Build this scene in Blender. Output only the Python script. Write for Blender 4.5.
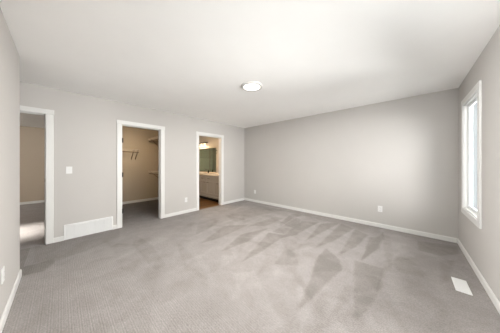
import bpy, bmesh, math, random
from mathutils import Vector, Matrix
random.seed(7)
for o in list(bpy.data.objects): bpy.data.objects.remove(o)
SC = bpy.context.scene
COL = SC.collection
PI = math.pi

# ------------------------------------------------------------------ dimensions
H = 2.44                      # ceiling height
XL, XR = -4.141, 0.567        # door wall, window wall
YB, YF = 4.220, -0.312        # long wall, wall beside the camera
XE = -3.184                   # corner where the near wall ends
T = 0.12
YE = -1.10                    # far side of the entry recess
CLX, CLY0, CLY1 = -6.41, 0.52, 2.27      # closet
BX, BY0, BY1 = -7.60, 2.37, 3.88         # bathroom
HX, HY0, HY1 = -8.60, -2.30, 0.40        # hallway
HH = 2.37

# ------------------------------------------------------------------ camera
cam = bpy.data.cameras.new('camera'); camo = bpy.data.objects.new('camera', cam); COL.objects.link(camo)
cam.sensor_fit = 'HORIZONTAL'; cam.sensor_width = 36.0; cam.lens = 173.42 / 500 * 36.0
cam.shift_y = -(166.5 - 162.77) / 500
cam.clip_start = 0.02
camo.location = (0, 0, 1.2633); camo.rotation_euler = (PI / 2, 0, math.radians(42.5825))
SC.camera = camo

# ------------------------------------------------------------------ world, light, exposure
SC.view_settings.view_transform = 'Standard'
SC.view_settings.look = 'None'
SC.view_settings.gamma = 1.0
SC.view_settings.use_curve_mapping = False
SC.view_settings.exposure = 1.2
W = bpy.data.worlds.new('overcast_sky'); SC.world = W; W.use_nodes = True
bg = W.node_tree.nodes['Background']
bg.inputs[0].default_value = (0.88, 0.96, 1.0, 1); bg.inputs[1].default_value = 0.38

def area(name, loc, rot, sx, sy, power, col):
    l = bpy.data.lights.new(name, 'AREA'); l.shape = 'RECTANGLE'; l.size = sx; l.size_y = sy
    l.energy = power; l.color = col
    o = bpy.data.objects.new(name, l); COL.objects.link(o); o.location = loc; o.rotation_euler = rot
    return o
# daylight panels outside the right wall; its unseen second window is added for light
DAY = (0.995, 0.985, 0.975)
area('fill_side', (XR + 2.8, 1.45, 2.8), (0, PI / 2, 0), 3.2, 6.0, 270, DAY)
area('fill_far_ground', (XR + 7.0, 1.45, 0.0), (0, PI / 2, 0), 5.0, 8.0, 740, DAY)
area('daylight_sky', (XR + 2.8, 4.0, 4.0), (0, PI / 2, 0), 4.0, 2.5, 120, DAY)
area('daylight_corner', (XR + 2.8, 6.5, 2.0), (0, PI / 2, 0), 4.0, 2.5, 640, DAY)
# fill panels for an added, unseen third window in the wall behind the camera
area('fill_behind', (-0.30, YF - 7.0, 0.0), (PI / 2, 0, 0), 8.0, 5.0, 330, DAY)
area('fill_behind_left', (-3.1, YF - 2.8, 1.6), (PI / 2, 0, 0), 2.2, 4.0, 1290, DAY)
# low sun and sky through the hallway window
hs = area('daylight_hallway', (-5.3, HY0 - 6.0, 8.25), Vector((0.03, 1.0, -1.05)).to_track_quat('-Z', 'Y').to_euler(), 1.6, 1.6, 85, (1.0, 0.97, 0.92))
hs.data.spread = math.radians(30)
# unseen fill light, added under the hallway ceiling to lift its floor
area('hallway_fill', (-6.6, -1.55, HH - 0.03), (0, 0, 0), 0.3, 0.3, 9, (1.0, 0.93, 0.83))
# added warm fill, out of view above the doorway side of the vanity
area('bathroom_fill', (-5.0, 2.85, H - 0.03), (0, 0, 0), 0.3, 0.3, 11, (1.0, 0.76, 0.50))
# unseen fill added above and left of the doorway, aimed at the closet back
cl = area('closet_fill', (-4.55, 0.85, H - 0.06), Vector((-1.86, 0.75, -0.95)).to_track_quat('-Z', 'Y').to_euler(), 0.2, 0.2, 2.8, (1.0, 0.80, 0.53))
cl.data.spread = math.radians(75)
LAMP_POWER = 22

# ------------------------------------------------------------------ materials
def mat(name, col, rough=0.6, metal=0.0, bump=0.0, bscale=200.0, vary=0.0, vscale=3.0, emit=None, estr=0.0, detail=3.0):
    m = bpy.data.materials.new(name); m.use_nodes = True
    nt = m.node_tree; b = nt.nodes['Principled BSDF']
    b.inputs['Base Color'].default_value = (*col, 1); b.inputs['Roughness'].default_value = rough
    b.inputs['Metallic'].default_value = metal
    tc = nt.nodes.new('ShaderNodeTexCoord')
    if vary > 0:
        n = nt.nodes.new('ShaderNodeTexNoise'); n.inputs['Scale'].default_value = vscale; n.inputs['Detail'].default_value = detail
        nt.links.new(tc.outputs['Object'], n.inputs['Vector'])
        r = nt.nodes.new('ShaderNodeValToRGB')
        r.color_ramp.elements[0].position = 0.3; r.color_ramp.elements[1].position = 0.7
        r.color_ramp.elements[0].color = (*[c * (1 - vary) for c in col], 1)
        r.color_ramp.elements[1].color = (*[min(1, c * (1 + vary)) for c in col], 1)
        nt.links.new(n.outputs['Fac'], r.inputs['Fac']); nt.links.new(r.outputs['Color'], b.inputs['Base Color'])
    if bump > 0:
        n = nt.nodes.new('ShaderNodeTexNoise'); n.inputs['Scale'].default_value = bscale
        nt.links.new(tc.outputs['Object'], n.inputs['Vector'])
        bp = nt.nodes.new('ShaderNodeBump'); bp.inputs['Strength'].default_value = bump; bp.inputs['Distance'].default_value = 0.002
        nt.links.new(n.outputs['Fac'], bp.inputs['Height']); nt.links.new(bp.outputs['Normal'], b.inputs['Normal'])
    if emit:
        b.inputs['Emission Color'].default_value = (*emit, 1); b.inputs['Emission Strength'].default_value = estr
    return m

M = {}
M['wall'] = mat('greige_wall_paint', (0.522, 0.500, 0.476), 0.75, bump=0.08, bscale=160, vary=0.012, vscale=2.0)
M['taupe'] = mat('shade_tinted_wall_paint', (0.47, 0.39, 0.30), 0.75, bump=0.08, bscale=160, vary=0.012, vscale=2.0)  # wall paint again, tinted with the warm shade of closet and hallway
M['ceil'] = mat('ceiling_paint', (0.93, 0.922, 0.905), 0.9, bump=0.10, bscale=120, vary=0.01)
M['trim'] = mat('white_trim_paint', (0.72, 0.712, 0.69), 0.42, vary=0.01)
M['plastic'] = mat('white_plastic', (0.74, 0.735, 0.72), 0.35, vary=0.01)
M['rim'] = mat('satin_white_rim', (0.62, 0.61, 0.59), 0.5, vary=0.01)
M['slot'] = mat('dark_slot', (0.05, 0.05, 0.05), 0.7, vary=0.1)
M['vent'] = mat('white_enamel', (0.80, 0.80, 0.79), 0.4, vary=0.01)
M['steel'] = mat('satin_nickel', (0.35, 0.32, 0.28), 0.35, metal=1.0, vary=0.05, vscale=40)
M['black'] = mat('dark_bronze', (0.035, 0.028, 0.024), 0.4, metal=0.6, vary=0.1, vscale=40)
M['rod'] = mat('shade_browned_metal_rod', (0.20, 0.145, 0.10), 0.4, vary=0.05)  # closet shade painted into the rods and brackets as brown
M['wire'] = mat('shade_tinted_white_wire', (0.62, 0.54, 0.44), 0.4, vary=0.02)  # white coated wire with the closet's shade mixed into its colour
M['cab'] = mat('taupe_cabinet_paint', (0.36, 0.335, 0.295), 0.45, vary=0.02)
M['toe'] = mat('dark_toe_board', (0.02, 0.016, 0.014), 0.7, vary=0.1)
M['counter'] = mat('pale_counter', (0.74, 0.66, 0.58), 0.25, vary=0.05, vscale=60)
M['ceramic'] = mat('white_ceramic', (0.85, 0.85, 0.83), 0.12, vary=0.01)
M['vinyl'] = mat('white_window_vinyl', (0.82, 0.84, 0.84), 0.4, vary=0.01)
M['diffuser'] = mat('lamp_diffuser', (0.9, 0.9, 0.88), 0.5, vary=0.01, emit=(1.0, 0.95, 0.88), estr=1.0)
M['shade'] = mat('frosted_shade', (0.9, 0.85, 0.75), 0.5, vary=0.01, emit=(1.0, 0.78, 0.48), estr=0.55)

def tile_mat():
    m = bpy.data.materials.new('grey_green_tile'); m.use_nodes = True; nt = m.node_tree; b = nt.nodes['Principled BSDF']
    tc = nt.nodes.new('ShaderNodeTexCoord'); mp = nt.nodes.new('ShaderNodeMapping'); mp.inputs['Rotation'].default_value = (PI / 2, 0, PI / 2)
    br = nt.nodes.new('ShaderNodeTexBrick'); br.inputs['Scale'].default_value = 1.0
    br.inputs['Brick Width'].default_value = 0.6; br.inputs['Row Height'].default_value = 0.3; br.inputs['Mortar Size'].default_value = 0.004
    br.inputs['Color1'].default_value = (0.66, 0.68, 0.60, 1); br.inputs['Color2'].default_value = (0.50, 0.53, 0.46, 1); br.inputs['Mortar'].default_value = (0.30, 0.30, 0.26, 1)
    nt.links.new(tc.outputs['Object'], mp.inputs['Vector']); nt.links.new(mp.outputs['Vector'], br.inputs['Vector'])
    nt.links.new(br.outputs['Color'], b.inputs['Base Color']); b.inputs['Roughness'].default_value = 0.3
    return m
M['tile'] = tile_mat()

def wood_mat():
    m = bpy.data.materials.new('brown_plank_floor'); m.use_nodes = True; nt = m.node_tree; b = nt.nodes['Principled BSDF']
    tc = nt.nodes.new('ShaderNodeTexCoord'); mp = nt.nodes.new('ShaderNodeMapping'); mp.inputs['Rotation'].default_value = (0, 0, PI / 2)
    br = nt.nodes.new('ShaderNodeTexBrick'); br.inputs['Scale'].default_value = 1.0; br.offset = 0.37
    br.inputs['Brick Width'].default_value = 1.2; br.inputs['Row Height'].default_value = 0.13; br.inputs['Mortar Size'].default_value = 0.004
    br.inputs['Color1'].default_value = (0.15, 0.072, 0.018, 1); br.inputs['Color2'].default_value = (0.08, 0.037, 0.010, 1); br.inputs['Mortar'].default_value = (0.05, 0.025, 0.01, 1)
    nt.links.new(tc.outputs['Object'], mp.inputs['Vector']); nt.links.new(mp.outputs['Vector'], br.inputs['Vector'])
    mp2 = nt.nodes.new('ShaderNodeMapping'); mp2.inputs['Scale'].default_value = (40, 2, 1)
    n = nt.nodes.new('ShaderNodeTexNoise'); n.inputs['Scale'].default_value = 1.0; n.inputs['Detail'].default_value = 5
    nt.links.new(tc.outputs['Object'], mp2.inputs['Vector']); nt.links.new(mp2.outputs['Vector'], n.inputs['Vector'])
    mx = nt.nodes.new('ShaderNodeMixRGB'); mx.blend_type = 'OVERLAY'; mx.inputs['Fac'].default_value = 0.45
    nt.links.new(br.outputs['Color'], mx.inputs['Color1']); nt.links.new(n.outputs['Fac'], mx.inputs['Color2'])
    nt.links.new(mx.outputs['Color'], b.inputs['Base Color']); b.inputs['Roughness'].default_value = 0.35
    return m
M['wood'] = wood_mat()

def carpet_mat():
    m = bpy.data.materials.new('grey_beige_carpet'); m.use_nodes = True; nt = m.node_tree; b = nt.nodes['Principled BSDF']
    L = nt.links.new
    tc = nt.nodes.new('ShaderNodeTexCoord')
    at = nt.nodes.new('ShaderNodeAttribute'); at.attribute_name = 'nap'
    nb = nt.nodes.new('ShaderNodeTexNoise'); nb.inputs['Distortion'].default_value = 0.6; nb.inputs['Scale'].default_value = 5.0; nb.inputs['Detail'].default_value = 4; nb.inputs['Roughness'].default_value = 0.45
    L(tc.outputs['Object'], nb.inputs['Vector'])
    # nap, also the closet floor's painted shade, + blotchy pile
    m1 = nt.nodes.new('ShaderNodeMath'); m1.operation = 'MULTIPLY_ADD'; m1.inputs[1].default_value = 0.9; m1.inputs[2].default_value = -0.45
    L(nb.outputs['Fac'], m1.inputs[0])
    m2 = nt.nodes.new('ShaderNodeMath'); m2.operation = 'ADD'; m2.use_clamp = True
    L(at.outputs['Fac'], m2.inputs[0]); L(m1.outputs[0], m2.inputs[1])
    mx = nt.nodes.new('ShaderNodeMixRGB')
    mx.inputs['Color1'].default_value = (0.360, 0.330, 0.316, 1)     # pile brushed towards the light
    mx.inputs['Color2'].default_value = (0.212, 0.190, 0.176, 1)     # pile brushed away, also the shade painted on the closet floor
    L(m2.outputs[0], mx.inputs['Fac'])
    # tuft rows
    mp = nt.nodes.new('ShaderNodeMapping'); mp.inputs['Rotation'].default_value = (0, 0, 0.0); mp.inputs['Scale'].default_value = (1.0, 0.6, 1)
    L(tc.outputs['Object'], mp.inputs['Vector'])
    vo = nt.nodes.new('ShaderNodeTexVoronoi'); vo.inputs['Scale'].default_value = 120; vo.inputs['Randomness'].default_value = 0.45
    L(mp.outputs['Vector'], vo.inputs['Vector'])
    rp = nt.nodes.new('ShaderNodeValToRGB'); rp.color_ramp.elements[0].position = 0.0; rp.color_ramp.elements[0].color = (1.10, 1.10, 1.10, 1)
    rp.color_ramp.elements[1].position = 0.75; rp.color_ramp.elements[1].color = (0.76, 0.76, 0.76, 1)
    L(vo.outputs['Distance'], rp.inputs['Fac'])
    mu = nt.nodes.new('ShaderNodeMixRGB'); mu.blend_type = 'MULTIPLY'; mu.inputs['Fac'].default_value = 1.0
    L(mx.outputs['Color'], mu.inputs['Color1']); L(rp.outputs['Color'], mu.inputs['Color2'])
    wv = nt.nodes.new('ShaderNodeTexWave'); wv.wave_type = 'BANDS'; wv.bands_direction = 'Y'; wv.inputs['Scale'].default_value = 17.0
    wv.inputs['Distortion'].default_value = 5.0; wv.inputs['Detail'].default_value = 2.0; wv.inputs['Detail Scale'].default_value = 3.0
    L(tc.outputs['Object'], wv.inputs['Vector'])
    rw = nt.nodes.new('ShaderNodeValToRGB'); rw.color_ramp.elements[0].color = (0.90, 0.90, 0.90, 1); rw.color_ramp.elements[1].color = (1.06, 1.06, 1.06, 1)
    L(wv.outputs['Fac'], rw.inputs['Fac'])
    m3 = nt.nodes.new('ShaderNodeMixRGB'); m3.blend_type = 'MULTIPLY'; m3.inputs['Fac'].default_value = 1.0
    L(mu.outputs['Color'], m3.inputs['Color1']); L(rw.outputs['Color'], m3.inputs['Color2'])
    L(m3.outputs['Color'], b.inputs['Base Color'])
    bp = nt.nodes.new('ShaderNodeBump'); bp.inputs['Strength'].default_value = 0.5; bp.inputs['Distance'].default_value = 0.006; bp.invert = True
    L(vo.outputs['Distance'], bp.inputs['Height']); L(bp.outputs['Normal'], b.inputs['Normal'])
    b.inputs['Roughness'].default_value = 1.0; b.inputs['Specular IOR Level'].default_value = 0.1
    b.inputs['Sheen Weight'].default_value = 0.15
    return m
M['carpet'] = carpet_mat()

def glass_mat(name, tint, refl=1.0):
    m = bpy.data.materials.new(name); m.use_nodes = True; nt = m.node_tree
    for n in list(nt.nodes):
        if n.type == 'BSDF_PRINCIPLED': nt.nodes.remove(n)
    out = [n for n in nt.nodes if n.type == 'OUTPUT_MATERIAL'][0]
    tr = nt.nodes.new('ShaderNodeBsdfTransparent'); tr.inputs[0].default_value = (*tint, 1)
    gl = nt.nodes.new('ShaderNodeBsdfGlossy'); gl.inputs['Roughness'].default_value = 0.02
    fr = nt.nodes.new('ShaderNodeFresnel'); fr.inputs[0].default_value = 1.2
    mx = nt.nodes.new('ShaderNodeMixShader')
    ge = nt.nodes.new('ShaderNodeNewGeometry'); sb = nt.nodes.new('ShaderNodeMath'); sb.operation = 'SUBTRACT'; sb.inputs[0].default_value = 1.0
    ml = nt.nodes.new('ShaderNodeMath'); ml.operation = 'MULTIPLY'
    nt.links.new(ge.outputs['Backfacing'], sb.inputs[1]); nt.links.new(sb.outputs[0], ml.inputs[0]); nt.links.new(fr.outputs[0], ml.inputs[1])
    nt.links.new(ml.outputs[0], mx.inputs[0]); nt.links.new(tr.outputs[0], mx.inputs[1]); nt.links.new(gl.outputs[0], mx.inputs[2])
    nt.links.new(mx.outputs[0], out.inputs[0])
    return m
M['glass'] = glass_mat('window_glass', (0.97, 0.98, 0.98))
M['shower_glass'] = glass_mat('green_tinted_glass', (0.90, 0.93, 0.90))
M['mirror'] = mat('mirror_silver', (0.90, 0.93, 0.90), 0.02, metal=1.0)

# ------------------------------------------------------------------ mesh helpers
class MB:
    def __init__(s): s.bm = bmesh.new()
    def box(s, x0, x1, y0, y1, z0, z1, bevel=0.0, seg=2):
        r = bmesh.ops.create_cube(s.bm, size=1.0); vs = r['verts']
        for v in vs:
            v.co = Vector(((x0 + x1) / 2 + v.co.x * (x1 - x0), (y0 + y1) / 2 + v.co.y * (y1 - y0), (z0 + z1) / 2 + v.co.z * (z1 - z0)))
        if bevel > 0:
            es = list({e for v in vs for e in v.link_edges})
            bmesh.ops.bevel(s.bm, geom=es, offset=bevel, segments=seg, affect='EDGES', profile=0.5)
        return s
    def tube(s, a, b, r, n=10, r2=None):
        a, b = Vector(a), Vector(b); d = b - a
        q = Vector((0, 0, 1)).rotation_difference(d.normalized()).to_matrix().to_4x4()
        bmesh.ops.create_cone(s.bm, cap_ends=True, segments=n, radius1=r, radius2=r if r2 is None else r2, depth=d.length,
                              matrix=Matrix.Translation((a + b) / 2) @ q)
        return s
    def lathe(s, prof, c, n=48, axis='Z'):
        rings = []
        for (r, z) in prof:
            ring = []
            for k in range(n):
                t = 2 * PI * k / n
                ring.append(s.bm.verts.new((c[0] + r * math.cos(t), c[1] + r * math.sin(t), c[2] + z)))
            rings.append(ring)
        for i in range(len(rings) - 1):
            for k in range(n):
                s.bm.faces.new((rings[i][k], rings[i][(k + 1) % n], rings[i + 1][(k + 1) % n], rings[i + 1][k]))
        s.bm.faces.new(rings[0][::-1]); s.bm.faces.new(rings[-1])
        return s
    def prism(s, pts, axis, a, b):
        # closed outline extruded along axis (0,1,2) from a to b; pts in the two other axes
        def P(p, t):
            q = list(p); q.insert(axis, t); return q
        A = [s.bm.verts.new(P(p, a)) for p in pts]; B = [s.bm.verts.new(P(p, b)) for p in pts]
        s.bm.faces.new(A); s.bm.faces.new(B[::-1]); n = len(pts)
        for i in range(n): s.bm.faces.new((A[i], B[i], B[(i + 1) % n], A[(i + 1) % n]))
        return s
    def build(s, name, m, parent=None, smooth=False):
        bmesh.ops.recalc_face_normals(s.bm, faces=s.bm.faces)
        me = bpy.data.meshes.new(name); s.bm.to_mesh(me); s.bm.free()
        me.materials.append(m)
        if smooth:
            for p in me.polygons: p.use_smooth = True
            try: me.set_sharp_from_angle(angle=math.radians(40))
            except Exception: pass
        o = bpy.data.objects.new(name, me); COL.objects.link(o)
        if parent:
            o.parent = parent
            o.matrix_parent_inverse = parent.matrix_world.inverted()
        return o

def struct(o): o['kind'] = 'structure'; return o
def tag(o, label, cat, group=None):
    o['label'] = label; o['category'] = cat
    if group: o['group'] = group
    return o
def thing(name, loc, label, cat, group=None):
    o = bpy.data.objects.new(name, None); COL.objects.link(o); o.location = loc; o.empty_display_size = 0.05
    o.matrix_world = Matrix.Translation(loc)
    return tag(o, label, cat, group)
def shell(name, loc=(0, 0, 0)):
    o = bpy.data.objects.new(name, None); COL.objects.link(o); o.location = loc; o.matrix_world = Matrix.Translation(loc)
    o.empty_display_size = 0.05
    return struct(o)

def wall_x(name, x0, x1, y0, y1, z1, holes, m=None):
    """wall in the YZ plane with rectangular openings (ya, yb, za, zb)"""
    b = MB(); cur = y0
    for (ya, yb, za, zb) in sorted(holes):
        if ya > cur: b.box(x0, x1, cur, ya, 0, z1)
        if za > 0: b.box(x0, x1, ya, yb, 0, za)
        if zb < z1: b.box(x0, x1, ya, yb, zb, z1)
        cur = yb
    if cur < y1: b.box(x0, x1, cur, y1, 0, z1)
    return struct(b.build(name, m or M['wall']))
def wall_y(name, y0, y1, x0, x1, z1, holes, m=None):
    b = MB(); cur = x0
    for (xa, xb, za, zb) in sorted(holes):
        if xa > cur: b.box(cur, xa, y0, y1, 0, z1)
        if za > 0: b.box(xa, xb, y0, y1, 0, za)
        if zb < z1: b.box(xa, xb, y0, y1, zb, z1)
        cur = xb
    if cur < x1: b.box(cur, x1, y0, y1, 0, z1)
    return struct(b.build(name, m or M['wall']))

# ------------------------------------------------------------------ shell
DOORS = [(-0.98, -0.150, 'hall'), (0.79, 1.535, 'closet'), (2.475, 3.250, 'bath')]   # rough openings incl. jambs
DH = 2.03
WIN = (3.095, 3.830, 0.630, 2.070)
ADDED_WIN2 = (0.65, 2.25, 0.630, 2.070)  # unseen window, added to let more light in
ADDED_WIN3 = (-1.05, 0.30, 0.630, 2.070)  # another unseen opening, added behind the camera for fill light
WT = 0.075
wall_x('wall_left', XL - T, XL, YE - T, YB + T, H, [(a, b, 0, DH) for a, b, _ in DOORS])
wall_y('wall_back', YB, YB + T, XL, XR + WT, H, [])
wall_x('wall_right', XR, XR + WT, YF - T, YB, H, [WIN, ADDED_WIN2])
wall_y('wall_front', YF - T, YF, XE, XR, H, [ADDED_WIN3])
wall_x('wall_entry_side', XE, XE + T, YE - T, YF - T, H, [])
wall_y('wall_entry', YE - T, YE, XL, XE, H, [])
wall_x('wall_closet_back', CLX - T, CLX, HY1, CLY1 + 0.1, H, [], M['taupe'])  # taupe on the closet walls: wall paint tinted with the closet's shade
wall_y('wall_closet_left', HY1, CLY0, CLX, XL - T, H, [], M['taupe'])
wall_y('wall_closet_right', CLY1, BY0, CLX, XL - T, H, [], M['taupe'])
wall_y('wall_bathroom_back', BY1, BY1 + T, BX - T, XL - T, H, [])
wall_x('wall_bathroom_end', BX - T, BX, BY0 - 0.1, BY1, H, [], M['tile'])
wall_y('wall_bathroom_front', BY0 - 0.1, BY0, BX, CLX - T, H, [])
wall_x('wall_hallway_back', HX - T, HX, HY0 - T, HY1 + T, H, [], M['taupe'])  # taupe here: wall paint tinted with the hallway's warm shade
HWIN = (-5.60, -4.85, 1.62, 2.28)
wall_y('wall_hallway_left', HY0 - T, HY0, HX, XL - T, H, [HWIN])
wall_y('wall_hallway_right', HY1, CLY0, HX, CLX - T, H, [])
wall_x('wall_hallway_front', XL - T, XL, HY0 - T, YE - T, H, [])
struct(MB().box(BX - T, XR + WT, YE - T, YB + T, H, H + 0.1).build('ceiling', M['ceil']))
struct(MB().box(HX - T, XL - T, HY0 - T, HY1, HH, H).build('ceiling_hallway', M['ceil']))

# floors ---------------------------------------------------------------
def carpet(name, x0, x1, y0, y1, fn, step):
    nx = max(1, int((x1 - x0) / step)); ny = max(1, int((y1 - y0) / step))
    vs, nap = [], []
    for j in range(ny + 1):
        for i in range(nx + 1):
            x = x0 + (x1 - x0) * i / nx; y = y0 + (y1 - y0) * j / ny
            vs.append((x, y, 0)); nap.append(fn(x, y) if fn else 0.5)
    fs = [(j * (nx + 1) + i, j * (nx + 1) + i + 1, (j + 1) * (nx + 1) + i + 1, (j + 1) * (nx + 1) + i) for j in range(ny) for i in range(nx)]
    k = len(vs)
    vs += [(x0, y0, -0.06), (x1, y0, -0.06), (x1, y1, -0.06), (x0, y1, -0.06)]; nap += [0.5] * 4
    c = [0, nx, ny * (nx + 1) + nx, ny * (nx + 1)]
    fs.append((k + 3, k + 2, k + 1, k))
    b0 = [i for i in range(nx + 1)]; b1 = [ny * (nx + 1) + i for i in range(nx + 1)]
    l0 = [j * (nx + 1) for j in range(ny + 1)]; l1 = [j * (nx + 1) + nx for j in range(ny + 1)]
    fs += [tuple([k, k + 1] + b0[::-1]), tuple([k + 2, k + 3] + b1), tuple([k + 3, k] + l0), tuple([k + 1, k + 2] + l1[::-1])]
    me = bpy.data.meshes.new(name); me.from_pydata(vs, [], fs); me.update()
    a = me.attributes.new('nap', 'FLOAT', 'POINT'); a.data.foreach_set('value', nap)
    me.materials.append(M['carpet'])
    o = bpy.data.objects.new(name, me); COL.objects.link(o)
    return struct(o)

# vacuum tracks: outlines on the floor (metres) where the pile lies the other way
DARK = [
    ([(-2.548, 3.958), (-1.963, 3.937), (-1.453, 3.864), (-1.064, 3.929), (-0.782, 3.801), (-0.507, 3.653), (-0.363, 3.621), (-0.425, 4.242), (-2.626, 4.079)], 0.25),
    ([(-1.235, 2.649), (-1.356, 3.662), (-1.08, 3.915)], 0.52),
    ([(-1.034, 2.533), (-1.045, 3.931), (-0.788, 3.796), (-0.896, 2.98)], 0.52),
    ([(-0.713, 2.557), (-0.764, 3.791), (-0.533, 3.63), (-0.589, 2.991)], 0.52),
    ([(-0.46, 2.657), (-0.498, 3.55), (-0.368, 3.67), (-0.321, 3.196)], 0.52),
    ([(-1.587, 2.496), (-1.709, 3.539), (-1.419, 3.719), (-1.46, 2.778)], 0.52),
    ([(-1.874, 2.911), (-1.942, 3.507), (-1.912, 3.939), (-2.156, 3.895), (-1.998, 3.104)], 0.42),
    ([(-0.911, 2.389), (-0.631, 2.33), (-0.579, 2.217), (-0.82, 1.996)], 0.42),
    ([(-1.34, 2.301), (-1.343, 2.521), (-1.23, 2.533), (-1.099, 2.147), (-1.205, 2.017)], 0.21),
    ([(-1.575, 1.563), (-1.875, 2.55), (-1.588, 2.626), (-1.55, 1.895)], 0.52),
    ([(-1.972, 1.537), (-2.186, 2.145), (-2.018, 2.679), (-1.904, 2.025)], 0.47),
    ([(-2.409, 1.467), (-2.727, 2.2), (-2.42, 2.604), (-2.341, 1.803)], 0.42),
    ([(-1.244, 1.796), (-1.346, 2.254), (-1.203, 2.229), (-0.986, 1.977)], 0.31),
    ([(-1.846, 2.602), (-1.909, 3.633), (-1.809, 3.629), (-1.609, 3.227), (-1.611, 2.697)], 0.42),
    ([(-2.374, 2.524), (-2.322, 3.353), (-2.111, 3.447), (-2.109, 2.767)], 0.36),
    ([(-3.204, 2.645), (-3.214, 3.929), (-2.469, 4.031), (-2.66, 3.252), (-2.723, 2.521)], 0.31),
    ([(-0.893, 2.239), (-0.91, 2.655), (-0.664, 2.45), (-0.584, 2.238), (-0.63, 1.959), (-0.684, 1.449), (-0.707, 1.344), (-0.788, 1.814)], 0.52),
    ([(-0.53, 2.573), (-0.222, 2.597), (-0.215, 2.141), (-0.264, 1.751), (-0.325, 1.594)], 0.42),
    ([(-0.224, 2.855), (-0.128, 2.943), (-0.199, 2.541), (-0.23, 1.989), (-0.241, 2.317)], 0.21),
    ([(-0.468, 2.599), (-0.439, 3.352), (-0.354, 3.972), (-0.31, 3.619), (-0.422, 2.724)], 0.52),
    ([(0.293, 3.329), (0.423, 3.417), (0.314, 2.827), (0.233, 2.649)], 0.36),
    ([(0.103, 3.898), (0.543, 4.074), (0.506, 3.726), (0.306, 3.472), (0.092, 3.496)], 0.42),
    ([(-0.357, 3.849), (-0.246, 3.837), (-0.167, 3.108), (-0.171, 2.67), (-0.248, 3.033)], 0.26),
    ([(-0.113, 3.087), (0.025, 3.083), (0.139, 2.803), (0.103, 2.699), (-0.08, 2.641), (-0.16, 2.793)], 0.26),
    ([(-3.52, 0.884), (-2.911, 0.943), (-2.214, 0.876), (-2.178, 0.748), (-3.138, 0.735)], 0.26),
    ([(-2.775, 1.253), (-2.192, 1.211), (-1.765, 1.127), (-1.92, 0.985), (-2.313, 1.1)], 0.18),
    ([(-3.264, 1.94), (-3.248, 2.502), (-2.89, 2.125), (-2.748, 1.594)], 0.26),
    ([(-3.286, -0.32), (-3.457, -0.322), (-3.428, -0.182), (-3.454, -0.083), (-3.298, -0.062), (-3.14, -0.137), (-3.182, -0.297)], 0.60),
    ([(-4.246, -0.284), (-4.107, 0.03), (-4.064, 0.758), (-3.626, 0.676), (-3.445, 0.285), (-3.317, -0.079), (-3.484, -0.233)], 0.30)]
rs = random.Random(11)
for k in range(110):                       # smaller brush marks all over
    cx, cy = rs.uniform(-3.9, 0.4), rs.uniform(0.2, 4.0); a = math.atan2(-cy, -cx) + rs.gauss(0, 0.55)
    l, w = rs.uniform(0.25, 0.9), rs.uniform(0.05, 0.16)
    u, v = (math.cos(a), math.sin(a)), (-math.sin(a), math.cos(a))
    DARK.append(([(cx + u[0] * l, cy + u[1] * l), (cx + v[0] * w, cy + v[1] * w), (cx - v[0] * w * 0.6, cy - v[1] * w * 0.6)], rs.choice((-0.20, -0.14, 0.12, 0.18))))
def sd(poly, x, y):
    d = 1e9; ins = False; n = len(poly); j = n - 1
    for i in range(n):
        xi, yi = poly[i]; xj, yj = poly[j]
        ex, ey = xj - xi, yj - yi; wx, wy = x - xi, y - yi
        t = max(0, min(1, (wx * ex + wy * ey) / (ex * ex + ey * ey + 1e-12)))
        d = min(d, (wx - ex * t) ** 2 + (wy - ey * t) ** 2)
        if (yi > y) != (yj > y) and x < (xj - xi) * (y - yi) / (yj - yi) + xi: ins = not ins
        j = i
    return -math.sqrt(d) if ins else math.sqrt(d)
BB = [(min(p[0] for p in P) - .1, max(p[0] for p in P) + .1, min(p[1] for p in P) - .1, max(p[1] for p in P) + .1) for P, _ in DARK]
def nap(x, y):
    v = 0.30
    for (P, a), (xa, xb, ya, yb) in zip(DARK, BB):
        if xa < x < xb and ya < y < yb:
            t = max(0.0, min(1.0, 0.5 - sd(P, x, y) / 0.03)); v += a * t * t * (3 - 2 * t)
    return max(0.0, min(1.0, v))
carpet('floor', XL - 0.02, XR, YF, YB, nap, 0.02)
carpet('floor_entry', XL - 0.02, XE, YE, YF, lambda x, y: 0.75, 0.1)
carpet('floor_closet', CLX, XL - 0.02, CLY0, CLY1, lambda x, y: min(1.0, 0.45 + 0.9 * max(0, -4.35 - x)), 0.05)  # carpet darkened towards the back, painting in the closet's shade
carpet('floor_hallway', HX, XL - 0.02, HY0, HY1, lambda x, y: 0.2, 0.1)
struct(MB().box(BX, XL - 0.02, BY0, BY1, -0.06, 0.0).build('floor_bathroom', M['wood']))

# baseboards -------------------------------------------------------------
BH, BT = 0.075, 0.013
def base_x(name, x, side, y0, y1):          # on a wall in the YZ plane, side = +1 sticks out to +x
    p = [(x, 0), (x + side * BT, 0), (x + side * BT, BH - 0.012), (x + side * 0.006, BH), (x, BH)]
    return struct(MB().prism([(a, b) for a, b in p], 1, y0, y1).build(name, M['trim']))
def base_y(name, y, side, x0, x1):
    p = [(y, 0), (y + side * BT, 0), (y + side * BT, BH - 0.012), (y + side * 0.006, BH), (y, BH)]
    return struct(MB().prism([(a, b) for a, b in p], 0, x0, x1).build(name, M['trim']))
CW = 0.072                                   # casing width
base_y('baseboard_back', YB, -1, XL + BT, XR - BT)
base_x('baseboard_right', XR, -1, YF + BT, YB)
base_y('baseboard_front', YF, 1, XE - BT, XR - BT)
base_x('baseboard_entry', XE, -1, YE, YF)
GR = (0.028, 0.662)                          # return grille span
base_x('baseboard_left', XL, 1, -0.150 + 0.055, GR[0])
base_x('baseboard_left.001', XL, 1, GR[1], 0.79 - 0.07)
base_x('baseboard_left.002', XL, 1, 1.535 + 0.07, 2.475 - 0.07)
base_x('baseboard_left.003', XL, 1, 3.250 + 0.07, YB)
base_x('baseboard_closet', CLX, 1, CLY0, CLY1)
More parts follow.
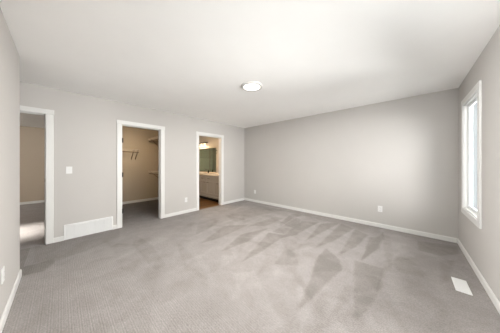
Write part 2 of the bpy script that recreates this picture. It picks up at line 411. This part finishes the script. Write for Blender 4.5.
base_y('baseboard_closet.001', CLY1, -1, CLX + BT, XL - T)
base_x('baseboard_hallway', HX, 1, HY0, HY1)

# door frames --------------------------------------------------------------
def door_frame(name, y0, y1, hinges=(), strike=None):
    r = shell(name, (XL, (y0 + y1) / 2, 0))
    J = 0.018
    jb = MB()
    for (a, b) in ((y0, y0 + J), (y1 - J, y1)): jb.box(XL - T - 0.004, XL + 0.004, a, b, 0, DH)
    jb.box(XL - T - 0.004, XL + 0.004, y0 + J, y1 - J, DH - J, DH)
    # door stop
    for (a, b) in ((y0 + J, y0 + J + 0.010), (y1 - J - 0.010, y1 - J)): jb.box(XL - T + 0.03, XL - 0.05, a, b, 0, DH - J)
    jb.box(XL - T + 0.03, XL - 0.05, y0 + J, y1 - J, DH - J - 0.010, DH - J)
    jb.build('jamb', M['trim'], r)
    for s, xx in ((1, XL), (-1, XL - T)):
        cb = MB(); t = 0.016
        xa, xb = (xx, xx + t) if s > 0 else (xx - t, xx)
        i0, i1, zi = y0 + J - 0.006, y1 - J + 0.006, DH - J + 0.006
        o0, o1 = i0 - CW - 0.008, i1 + CW + 0.008
        cb.box(xa, xb, o0, i0, 0, zi, 0.003, 1); cb.box(xa, xb, i1, o1, 0, zi, 0.003, 1)
        cb.box(xa, xb + (0.004 if s > 0 else 0), o0 - 0.006, o1 + 0.006, zi, zi + CW, 0.003, 1)
        cb.build('casing', M['trim'], r)
    for z in hinges:
        hb = MB().box(XL - 0.010, XL + 0.012, y0 + J - 0.003, y0 + J + 0.003, z - 0.042, z + 0.042)
        hb.tube((XL + 0.020, y0 + J + 0.003, z - 0.045), (XL + 0.020, y0 + J + 0.003, z + 0.045), 0.010, 10)
        hb.build('hinge', M['black'], r)
    if strike:
        MB().box(XL - 0.075, XL + 0.0055, y1 - J - 0.0025, y1 - J + 0.001, strike - 0.03, strike + 0.03).box(XL + 0.003, XL + 0.012, y1 - J - 0.004, y1 - J + 0.001, strike - 0.02, strike + 0.02).build('strike_plate', M['steel'], r)
    return r
door_frame('door_1', -0.98, -0.150, (), 0.99)
door_frame('door_2', 0.79, 1.535, (1.703, 1.03, 0.322))
door_frame('door_3', 2.475, 3.250)

# windows --------------------------------------------------------------------
def make_window(name, win, loc, rz):
    """local: wall face at x=0, outside towards +x, opening along y"""
    y0, y1, z0, z1 = win
    r = shell(name)
    t = 0.018
    def ring(b, x0, x1, ya, yb, za, zb, w, bev=0.003):
        b.box(x0, x1, ya - w, ya, za - w, zb + w, bev, 1); b.box(x0, x1, yb, yb + w, za - w, zb + w, bev, 1)
        b.box(x0, x1, ya, yb, zb, zb + w, bev, 1); b.box(x0, x1, ya, yb, za - w, za, bev, 1)
    cb = MB(); ring(cb, -t, 0, y0, y1, z0, z1, 0.075); cb.build('casing', M['trim'], r)
    lb = MB(); ring(lb, -0.002, WT, y0 + 0.012, y1 - 0.012, z0 + 0.012, z1 - 0.012, 0.012, 0); lb.build('reveal', M['trim'], r)
    fb = MB(); ring(fb, 0.030, 0.070, y0 + 0.030, y1 - 0.030, z0 + 0.030, z1 - 0.030, 0.018)
    ring(fb, 0.038, 0.062, y0 + 0.044, y1 - 0.044, z0 + 0.044, z1 - 0.044, 0.014)
    fb.build('sash_frame', M['vinyl'], r)
    MB().box(0.048, 0.052, y0 + 0.044, y1 - 0.044, z0 + 0.044, z1 - 0.044).build('pane', M['glass'], r)
    r.location = loc; r.rotation_euler = (0, 0, rz)
    return r
make_window('window_1', WIN, (XR, 0, 0), 0)
make_window('added_window_2', ADDED_WIN2, (XR, 0, 0), 0)
make_window('added_window_3', ADDED_WIN3, (0, YF, 0), -PI / 2)

# ------------------------------------------------------------------ ceiling lamp
LX, LY = -1.775, 1.972
t = thing('ceiling_light', (LX, LY, H), 'round white flush ceiling lamp, lit, in the middle of the bedroom ceiling', 'ceiling light')
MB().lathe([(0.162, 0.0), (0.162, -0.014), (0.156, -0.024), (0.142, -0.028), (0.126, -0.024), (0.126, 0.0)], (LX, LY, H)).build('rim', M['rim'], t, True)
MB().lathe([(0.125, -0.004), (0.125, -0.022), (0.110, -0.029), (0.080, -0.034), (0.040, -0.037), (0.004, -0.038)], (LX, LY, H)).build('diffuser', M['diffuser'], t, True)
ll = bpy.data.lights.new('ceiling_lamp_glow', 'AREA'); ll.shape = 'DISK'; ll.size = 0.24; ll.energy = LAMP_POWER; ll.color = (1.0, 0.965, 0.92)
lo = bpy.data.objects.new('ceiling_lamp_glow', ll); COL.objects.link(lo); lo.location = (LX, LY, H - 0.045)

# ------------------------------------------------------------------ return air grille
g0, g1 = GR; gz0, gz1 = 0.004, 0.250
t = thing('return_air_grille', (XL, (g0 + g1) / 2, 0), 'wide white slatted return air grille set low in the wall between hallway and closet doorways', 'vent')
b = MB(); fw = 0.026
for (a, c, d, e) in ((g0, g1, gz1 - fw, gz1), (g0, g1, gz0, gz0 + fw), (g0, g0 + fw, gz0 + fw, gz1 - fw), (g1 - fw, g1, gz0 + fw, gz1 - fw)):
    b.box(XL, XL + 0.014, a, c, d, e, 0.003, 1)
b.build('frame', M['vent'], t)
b = MB(); b.box(XL, XL + 0.001, g0 + fw, g1 - fw, gz0 + fw, gz1 - fw)
ns = 16; zz0, zz1 = gz0 + fw, gz1 - fw
for k in range(ns):
    z = zz0 + (k + 0.5) * (zz1 - zz0) / ns; w = 0.0052
    b.prism([(XL + 0.001, z + w), (XL + 0.011, z - w * .2), (XL + 0.011, z - w), (XL + 0.001, z + w * .2)], 1, g0 + fw, g1 - fw)
b.build('louvres', M['vent'], t)
for k in range(1, 5):
    y = g0 + k * (g1 - g0) / 5; MB().box(XL, XL + 0.0125, y - 0.003, y + 0.003, zz0, zz1).build('mullion', M['vent'], t)

# ------------------------------------------------------------------ floor register
rx0, rx1, ry0, ry1 = 0.338, 0.444, 2.640, 2.910
t = thing('floor_register', ((rx0 + rx1) / 2, (ry0 + ry1) / 2, 0), 'white rectangular floor heating register in the carpet below the window', 'vent')
b = MB(); fw = 0.016
for (a, c, d, e) in ((rx0, rx1, ry0, ry0 + fw), (rx0, rx1, ry1 - fw, ry1), (rx0, rx0 + fw, ry0 + fw, ry1 - fw), (rx1 - fw, rx1, ry0 + fw, ry1 - fw)):
    b.box(a, c, d, e, 0.0005, 0.009, 0.002, 1)
b.build('frame', M['vent'], t)
b = MB(); b.box(rx0 + fw, rx1 - fw, ry0 + fw, ry1 - fw, 0.0005, 0.003)
n = 22
for k in range(n):
    y = ry0 + fw + (k + 0.5) * (ry1 - ry0 - 2 * fw) / n
    b.box(rx0 + fw, rx1 - fw, y - 0.0038, y + 0.0038, 0.003, 0.0075)
b.build('louvres', M['vent'], t)

# ------------------------------------------------------------------ switch and outlets (built facing +x, then turned)
def plate_thing(name, loc, rz, label, cat, switch=False, group=None):
    t = thing(name, (0, 0, 0), label, cat, group)
    MB().box(0, 0.006, -0.036, 0.036, -0.058, 0.058, 0.0025, 2).build('plate', M['plastic'], t)
    if switch:
        MB().prism([(0.006, -0.033), (0.0075, -0.033), (0.0115, 0.033), (0.006, 0.033)], 1, -0.016, 0.016).build('rocker', M['plastic'], t)
    else:
        for z in (-0.021, 0.021):
            rc = MB().box(0.005, 0.0085, -0.017, 0.017, z - 0.0145, z + 0.0145, 0.002, 1).build('receptacle', M['plastic'], t)
            MB().box(0.008, 0.0088, -0.0075, -0.0055, z - 0.003, z + 0.006).box(0.008, 0.0088, 0.0055, 0.0075, z - 0.003, z + 0.006).box(0.008, 0.0088, -0.002, 0.002, z - 0.011, z - 0.007).build('slots', M['slot'], rc)
    for z in (0.047, -0.047) if switch else (0.0,): MB().tube((0.0055, 0, z), (0.0068, 0, z), 0.0028, 8).build('screw', M['plastic'], t)
    t.location = loc; t.rotation_euler = (0, 0, rz)
    return t
plate_thing('light_switch', (XL, 0.087, 1.142), 0, 'white light switch at shoulder height on the wall beside the hallway doorway', 'light switch', True)
G = 'white wall outlets above the baseboards'
plate_thing('wall_outlet', (XL, 2.123, 0.330), 0, 'white outlet low on the wall between the closet and bathroom doorways', 'outlet', False, G)
plate_thing('wall_outlet', (-3.656, YB, 0.328), -PI / 2, 'white outlet on the long wall near its left corner with the bathroom wall', 'outlet', False, G)
plate_thing('wall_outlet', (-0.421, YB, 0.362), -PI / 2, 'white outlet on the long plain wall towards the window', 'outlet', False, G)
plate_thing('wall_outlet', (-2.345, YF, 0.385), PI / 2, 'white outlet on the nearest wall at the left edge, close to the camera', 'outlet', False, G)

# ------------------------------------------------------------------ closet shelves
def wire_shelf(loc, rz, length, depth, label, brackets):
    """local: wall along x at y=0, shelf sticks out to +y"""
    t = thing('wire_shelf', (0, 0, 0), label, 'shelf', 'wire shelves in the closet')
    b = MB(); n = int(length / 0.028)
    for k in range(n + 1):
        x = k * length / n
        b.tube((x, 0.004, 0), (x, depth, 0), 0.0022, 6); b.tube((x, depth, 0), (x, depth, -0.045), 0.0022, 6)
    for (y, z) in ((0.006, -0.003), (depth * 0.5, -0.003), (depth, 0.0), (depth, -0.045)):
        b.tube((0, y, z), (length, y, z), 0.0040, 8)
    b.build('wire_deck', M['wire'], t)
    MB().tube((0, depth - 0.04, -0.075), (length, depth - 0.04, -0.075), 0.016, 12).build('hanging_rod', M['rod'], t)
    for x in brackets:
        bb = MB().tube((x, depth - 0.01, -0.010), (x, 0.006, -0.27), 0.010, 8).tube((x, depth - 0.01, -0.008), (x, depth - 0.04, -0.075), 0.004, 8)
        bb.box(x - 0.012, x + 0.012, 0.0, 0.006, -0.31, -0.24)
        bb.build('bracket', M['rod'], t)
    t.location = loc; t.rotation_euler = (0, 0, rz)
    return t
# back wall (faces +x): local x -> -y
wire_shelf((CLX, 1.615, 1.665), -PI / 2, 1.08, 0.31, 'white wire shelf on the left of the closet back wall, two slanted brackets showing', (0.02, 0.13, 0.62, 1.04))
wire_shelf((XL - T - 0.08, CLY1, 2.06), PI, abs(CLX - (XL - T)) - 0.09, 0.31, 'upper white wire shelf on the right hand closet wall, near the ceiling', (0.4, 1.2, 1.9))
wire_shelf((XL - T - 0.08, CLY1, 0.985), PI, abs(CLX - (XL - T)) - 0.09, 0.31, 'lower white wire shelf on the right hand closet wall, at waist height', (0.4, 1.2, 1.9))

# ------------------------------------------------------------------ bathroom
VX0, VX1, VY = -6.48, XL - T - 0.01, 3.335        # cabinet span and front
CB, CT = 0.105, 0.838
t = thing('vanity_cabinet', ((VX0 + VX1) / 2, (VY + BY1) / 2, 0), 'long taupe bathroom vanity with drawers and dark pulls seen through the right doorway', 'cabinet')
MB().box(VX0, VX1, VY, BY1, CB, CT).build('body', M['cab'], t)
MB().box(VX0 + 0.01, VX1, VY + 0.07, BY1, 0.0, CB).build('toe_kick', M['toe'], t)
def shaker(x0, x1, z0, z1, name, handle, rail=0.055):
    f = MB(); y1 = VY; y0 = VY - 0.019
    f.box(x0, x0 + rail, y0, y1, z0, z1, 0.0015, 1); f.box(x1 - rail, x1, y0, y1, z0, z1, 0.0015, 1)
    f.box(x0 + rail, x1 - rail, y0, y1, z0, z0 + rail, 0.0015, 1); f.box(x0 + rail, x1 - rail, y0, y1, z1 - rail, z1, 0.0015, 1)
    f.box(x0 + rail, x1 - rail, y0 + 0.010, y1, z0 + rail, z1 - rail)
    d = f.build(name, M['cab'], t)
    hx, hz = handle
    MB().tube((hx - 0.05, y0 - 0.028, hz), (hx + 0.05, y0 - 0.028, hz), 0.006, 10).tube((hx - 0.04, y0, hz), (hx - 0.04, y0 - 0.028, hz), 0.0045, 8).tube((hx + 0.04, y0, hz), (hx + 0.04, y0 - 0.028, hz), 0.0045, 8).build('pull', M['black'], d)
DZ = (0.655, 0.822); PZ = (0.205, 0.645)
shaker(-5.42, -5.055, DZ[0], DZ[1], 'drawer', (-5.28, 0.735), 0.035)
shaker(-5.045, -4.29, DZ[0], DZ[1], 'drawer', (-4.90, 0.735), 0.035)
shaker(-5.42, -5.055, PZ[0], PZ[1], 'door', (-5.13, 0.605))
shaker(-5.045, -4.67, PZ[0], PZ[1], 'door', (-4.95, 0.605))
shaker(-4.66, -4.29, PZ[0], PZ[1], 'door', (-4.40, 0.605))
shaker(-5.95, -5.43, DZ[0], DZ[1], 'drawer', (-5.69, 0.735), 0.035)
shaker(-5.95, -5.43, PZ[0], PZ[1], 'door', (-5.52, 0.605))
shaker(-6.47, -5.96, DZ[0], DZ[1], 'drawer', (-6.21, 0.735), 0.035)
shaker(-6.47, -5.96, PZ[0], PZ[1], 'door', (-6.05, 0.605))
MB().box(VX0, VX1, VY - 0.022, VY, 0.112, 0.165, 0.002, 1).build('bottom_rail', M['cab'], t)

b = MB(); b.box(VX0 - 0.01, VX1, VY - 0.03, BY1 - 0.001, CT + 0.001, CT + 0.036, 0.004, 2)
b.box(VX0 - 0.01, VX1, BY1 - 0.018, BY1 - 0.001, CT + 0.036, CT + 0.075, 0.003, 1)
tag(b.build('countertop', M['counter']), 'pale stone countertop on the bathroom vanity, below the mirror', 'countertop')
b = MB(); sc = (-5.95, 3.60, CT + 0.036)
b.lathe([(0.205, 0.0005), (0.215, 0.008), (0.205, 0.012), (0.190, 0.006), (0.150, 0.002), (0.02, 0.001)], sc, 40)
tag(b.build('sink_basin', M['ceramic'], None, True), 'white round sink set in the vanity counter, nearly edge on', 'sink')
t = thing('faucet', (-6.22, 3.74, CT + 0.036), 'small dark faucet on the vanity counter in front of the mirror', 'faucet')
fx, fy, fz = -6.22, 3.72, CT + 0.037
MB().lathe([(0.026, 0), (0.026, 0.010), (0.018, 0.016), (0.017, 0.13), (0.012, 0.138)], (fx, fy, fz), 20).build('body', M['steel'], t, True)
MB().tube((fx, fy, fz + 0.10), (fx + 0.03, fy - 0.11, fz + 0.115), 0.011, 12).tube((fx + 0.03, fy - 0.11, fz + 0.118), (fx + 0.031, fy - 0.112, fz + 0.085), 0.010, 12).build('spout', M['steel'], t, True)
MB().tube((fx, fy, fz + 0.138), (fx - 0.02, fy + 0.06, fz + 0.165), 0.006, 8).build('lever', M['steel'], t, True)
t = thing('soap_bottle', (-5.62, 3.78, CT + 0.036), 'small black bottle at the back of the vanity counter', 'bottle')
MB().lathe([(0.024, 0), (0.026, 0.004), (0.026, 0.075), (0.014, 0.092), (0.010, 0.096)], (-5.62, 3.78, CT + 0.037), 20).build('bottle_body', M['toe'], t, True)
MB().tube((-5.62, 3.78, CT + 0.133), (-5.62, 3.78, CT + 0.165), 0.005, 8).tube((-5.62, 3.78, CT + 0.163), (-5.595, 3.755, CT + 0.160), 0.004, 8).build('pump', M['toe'], t)

# mirror
t = thing('wall_mirror', (-5.82, BY1, 0.92), 'large frameless mirror above the bathroom vanity, reflecting a green shower', 'mirror')
MB().box(-6.385, -5.262, BY1 - 0.006, BY1 - 0.001, 0.918, 1.825).build('glass_plate', M['mirror'], t)
for x in (-6.1, -5.5):
    for z in (0.916, 1.822): MB().box(x - 0.012, x + 0.012, BY1 - 0.009, BY1, z - 0.004, z + 0.006).build('clip', M['steel'], t)
# vanity light
t = thing('vanity_light', (-6.10, BY1, 2.06), 'three-shade lit vanity light on a dark bar above the mirror', 'wall lamp')
MB().box(-6.40, -5.80, BY1 - 0.022, BY1, 2.045, 2.085, 0.004, 1).build('bar', M['black'], t)
for x in (-6.33, -6.10, -5.87):
    MB().tube((x, BY1 - 0.02, 2.065), (x, BY1 - 0.10, 2.065), 0.008, 8).tube((x, BY1 - 0.10, 2.075), (x, BY1 - 0.10, 2.025), 0.020, 14).build('arm', M['black'], t, True)
    MB().lathe([(0.030, 0.0), (0.040, -0.015), (0.047, -0.115), (0.043, -0.115), (0.030, -0.02)], (x, BY1 - 0.10, 2.026), 24).build('shade', M['shade'], t, True)
    pl = bpy.data.lights.new('vanity_bulb', 'POINT'); pl.energy = 0.9; pl.color = (1.0, 0.72, 0.42); pl.shadow_soft_size = 0.03
    po = bpy.data.objects.new('vanity_bulb', pl); COL.objects.link(po); po.location = (x, BY1 - 0.10, 1.885)
# towel ring beside the mirror
t = thing('towel_ring', (-5.20, BY1, 1.70), 'small dark towel ring on the bathroom wall right of the mirror', 'towel ring')
MB().tube((-5.20, BY1, 1.72), (-5.20, BY1 - 0.045, 1.72), 0.012, 12).build('post', M['black'], t)
b = MB(); N = 24
for k in range(N):
    a0, a1 = 2 * PI * k / N, 2 * PI * (k + 1) / N
    b.tube((-5.20 + 0.065 * math.sin(a0), BY1 - 0.042, 1.655 + 0.065 * math.cos(a0)), (-5.20 + 0.065 * math.sin(a1), BY1 - 0.042, 1.655 + 0.065 * math.cos(a1)), 0.004, 6)
b.build('ring', M['black'], t)
# shower enclosure, seen only in the mirror
SX = -6.75
t = thing('shower_enclosure', (SX, (BY0 + BY1) / 2, 0), 'glass shower enclosure with dark frame, reflected in the bathroom mirror', 'shower')
MB().box(SX - 0.004, SX + 0.004, BY0 + 0.03, BY1 - 0.03, 0.11, 1.95).build('glass_panel', M['shower_glass'], t)
b = MB()
for y in (BY0 + 0.015, (BY0 + BY1) / 2, BY1 - 0.015): b.box(SX - 0.012, SX + 0.012, y - 0.013, y + 0.013, 0.10, 1.97)
b.box(SX - 0.012, SX + 0.012, BY0 + 0.002, BY1 - 0.002, 1.95, 1.98)
b.build('frame', M['steel'], t)
MB().box(BX + 0.002, SX + 0.05, BY0 + 0.002, BY1 - 0.002, 0.0, 0.10, 0.01, 2).build('tray', M['ceramic'], t)
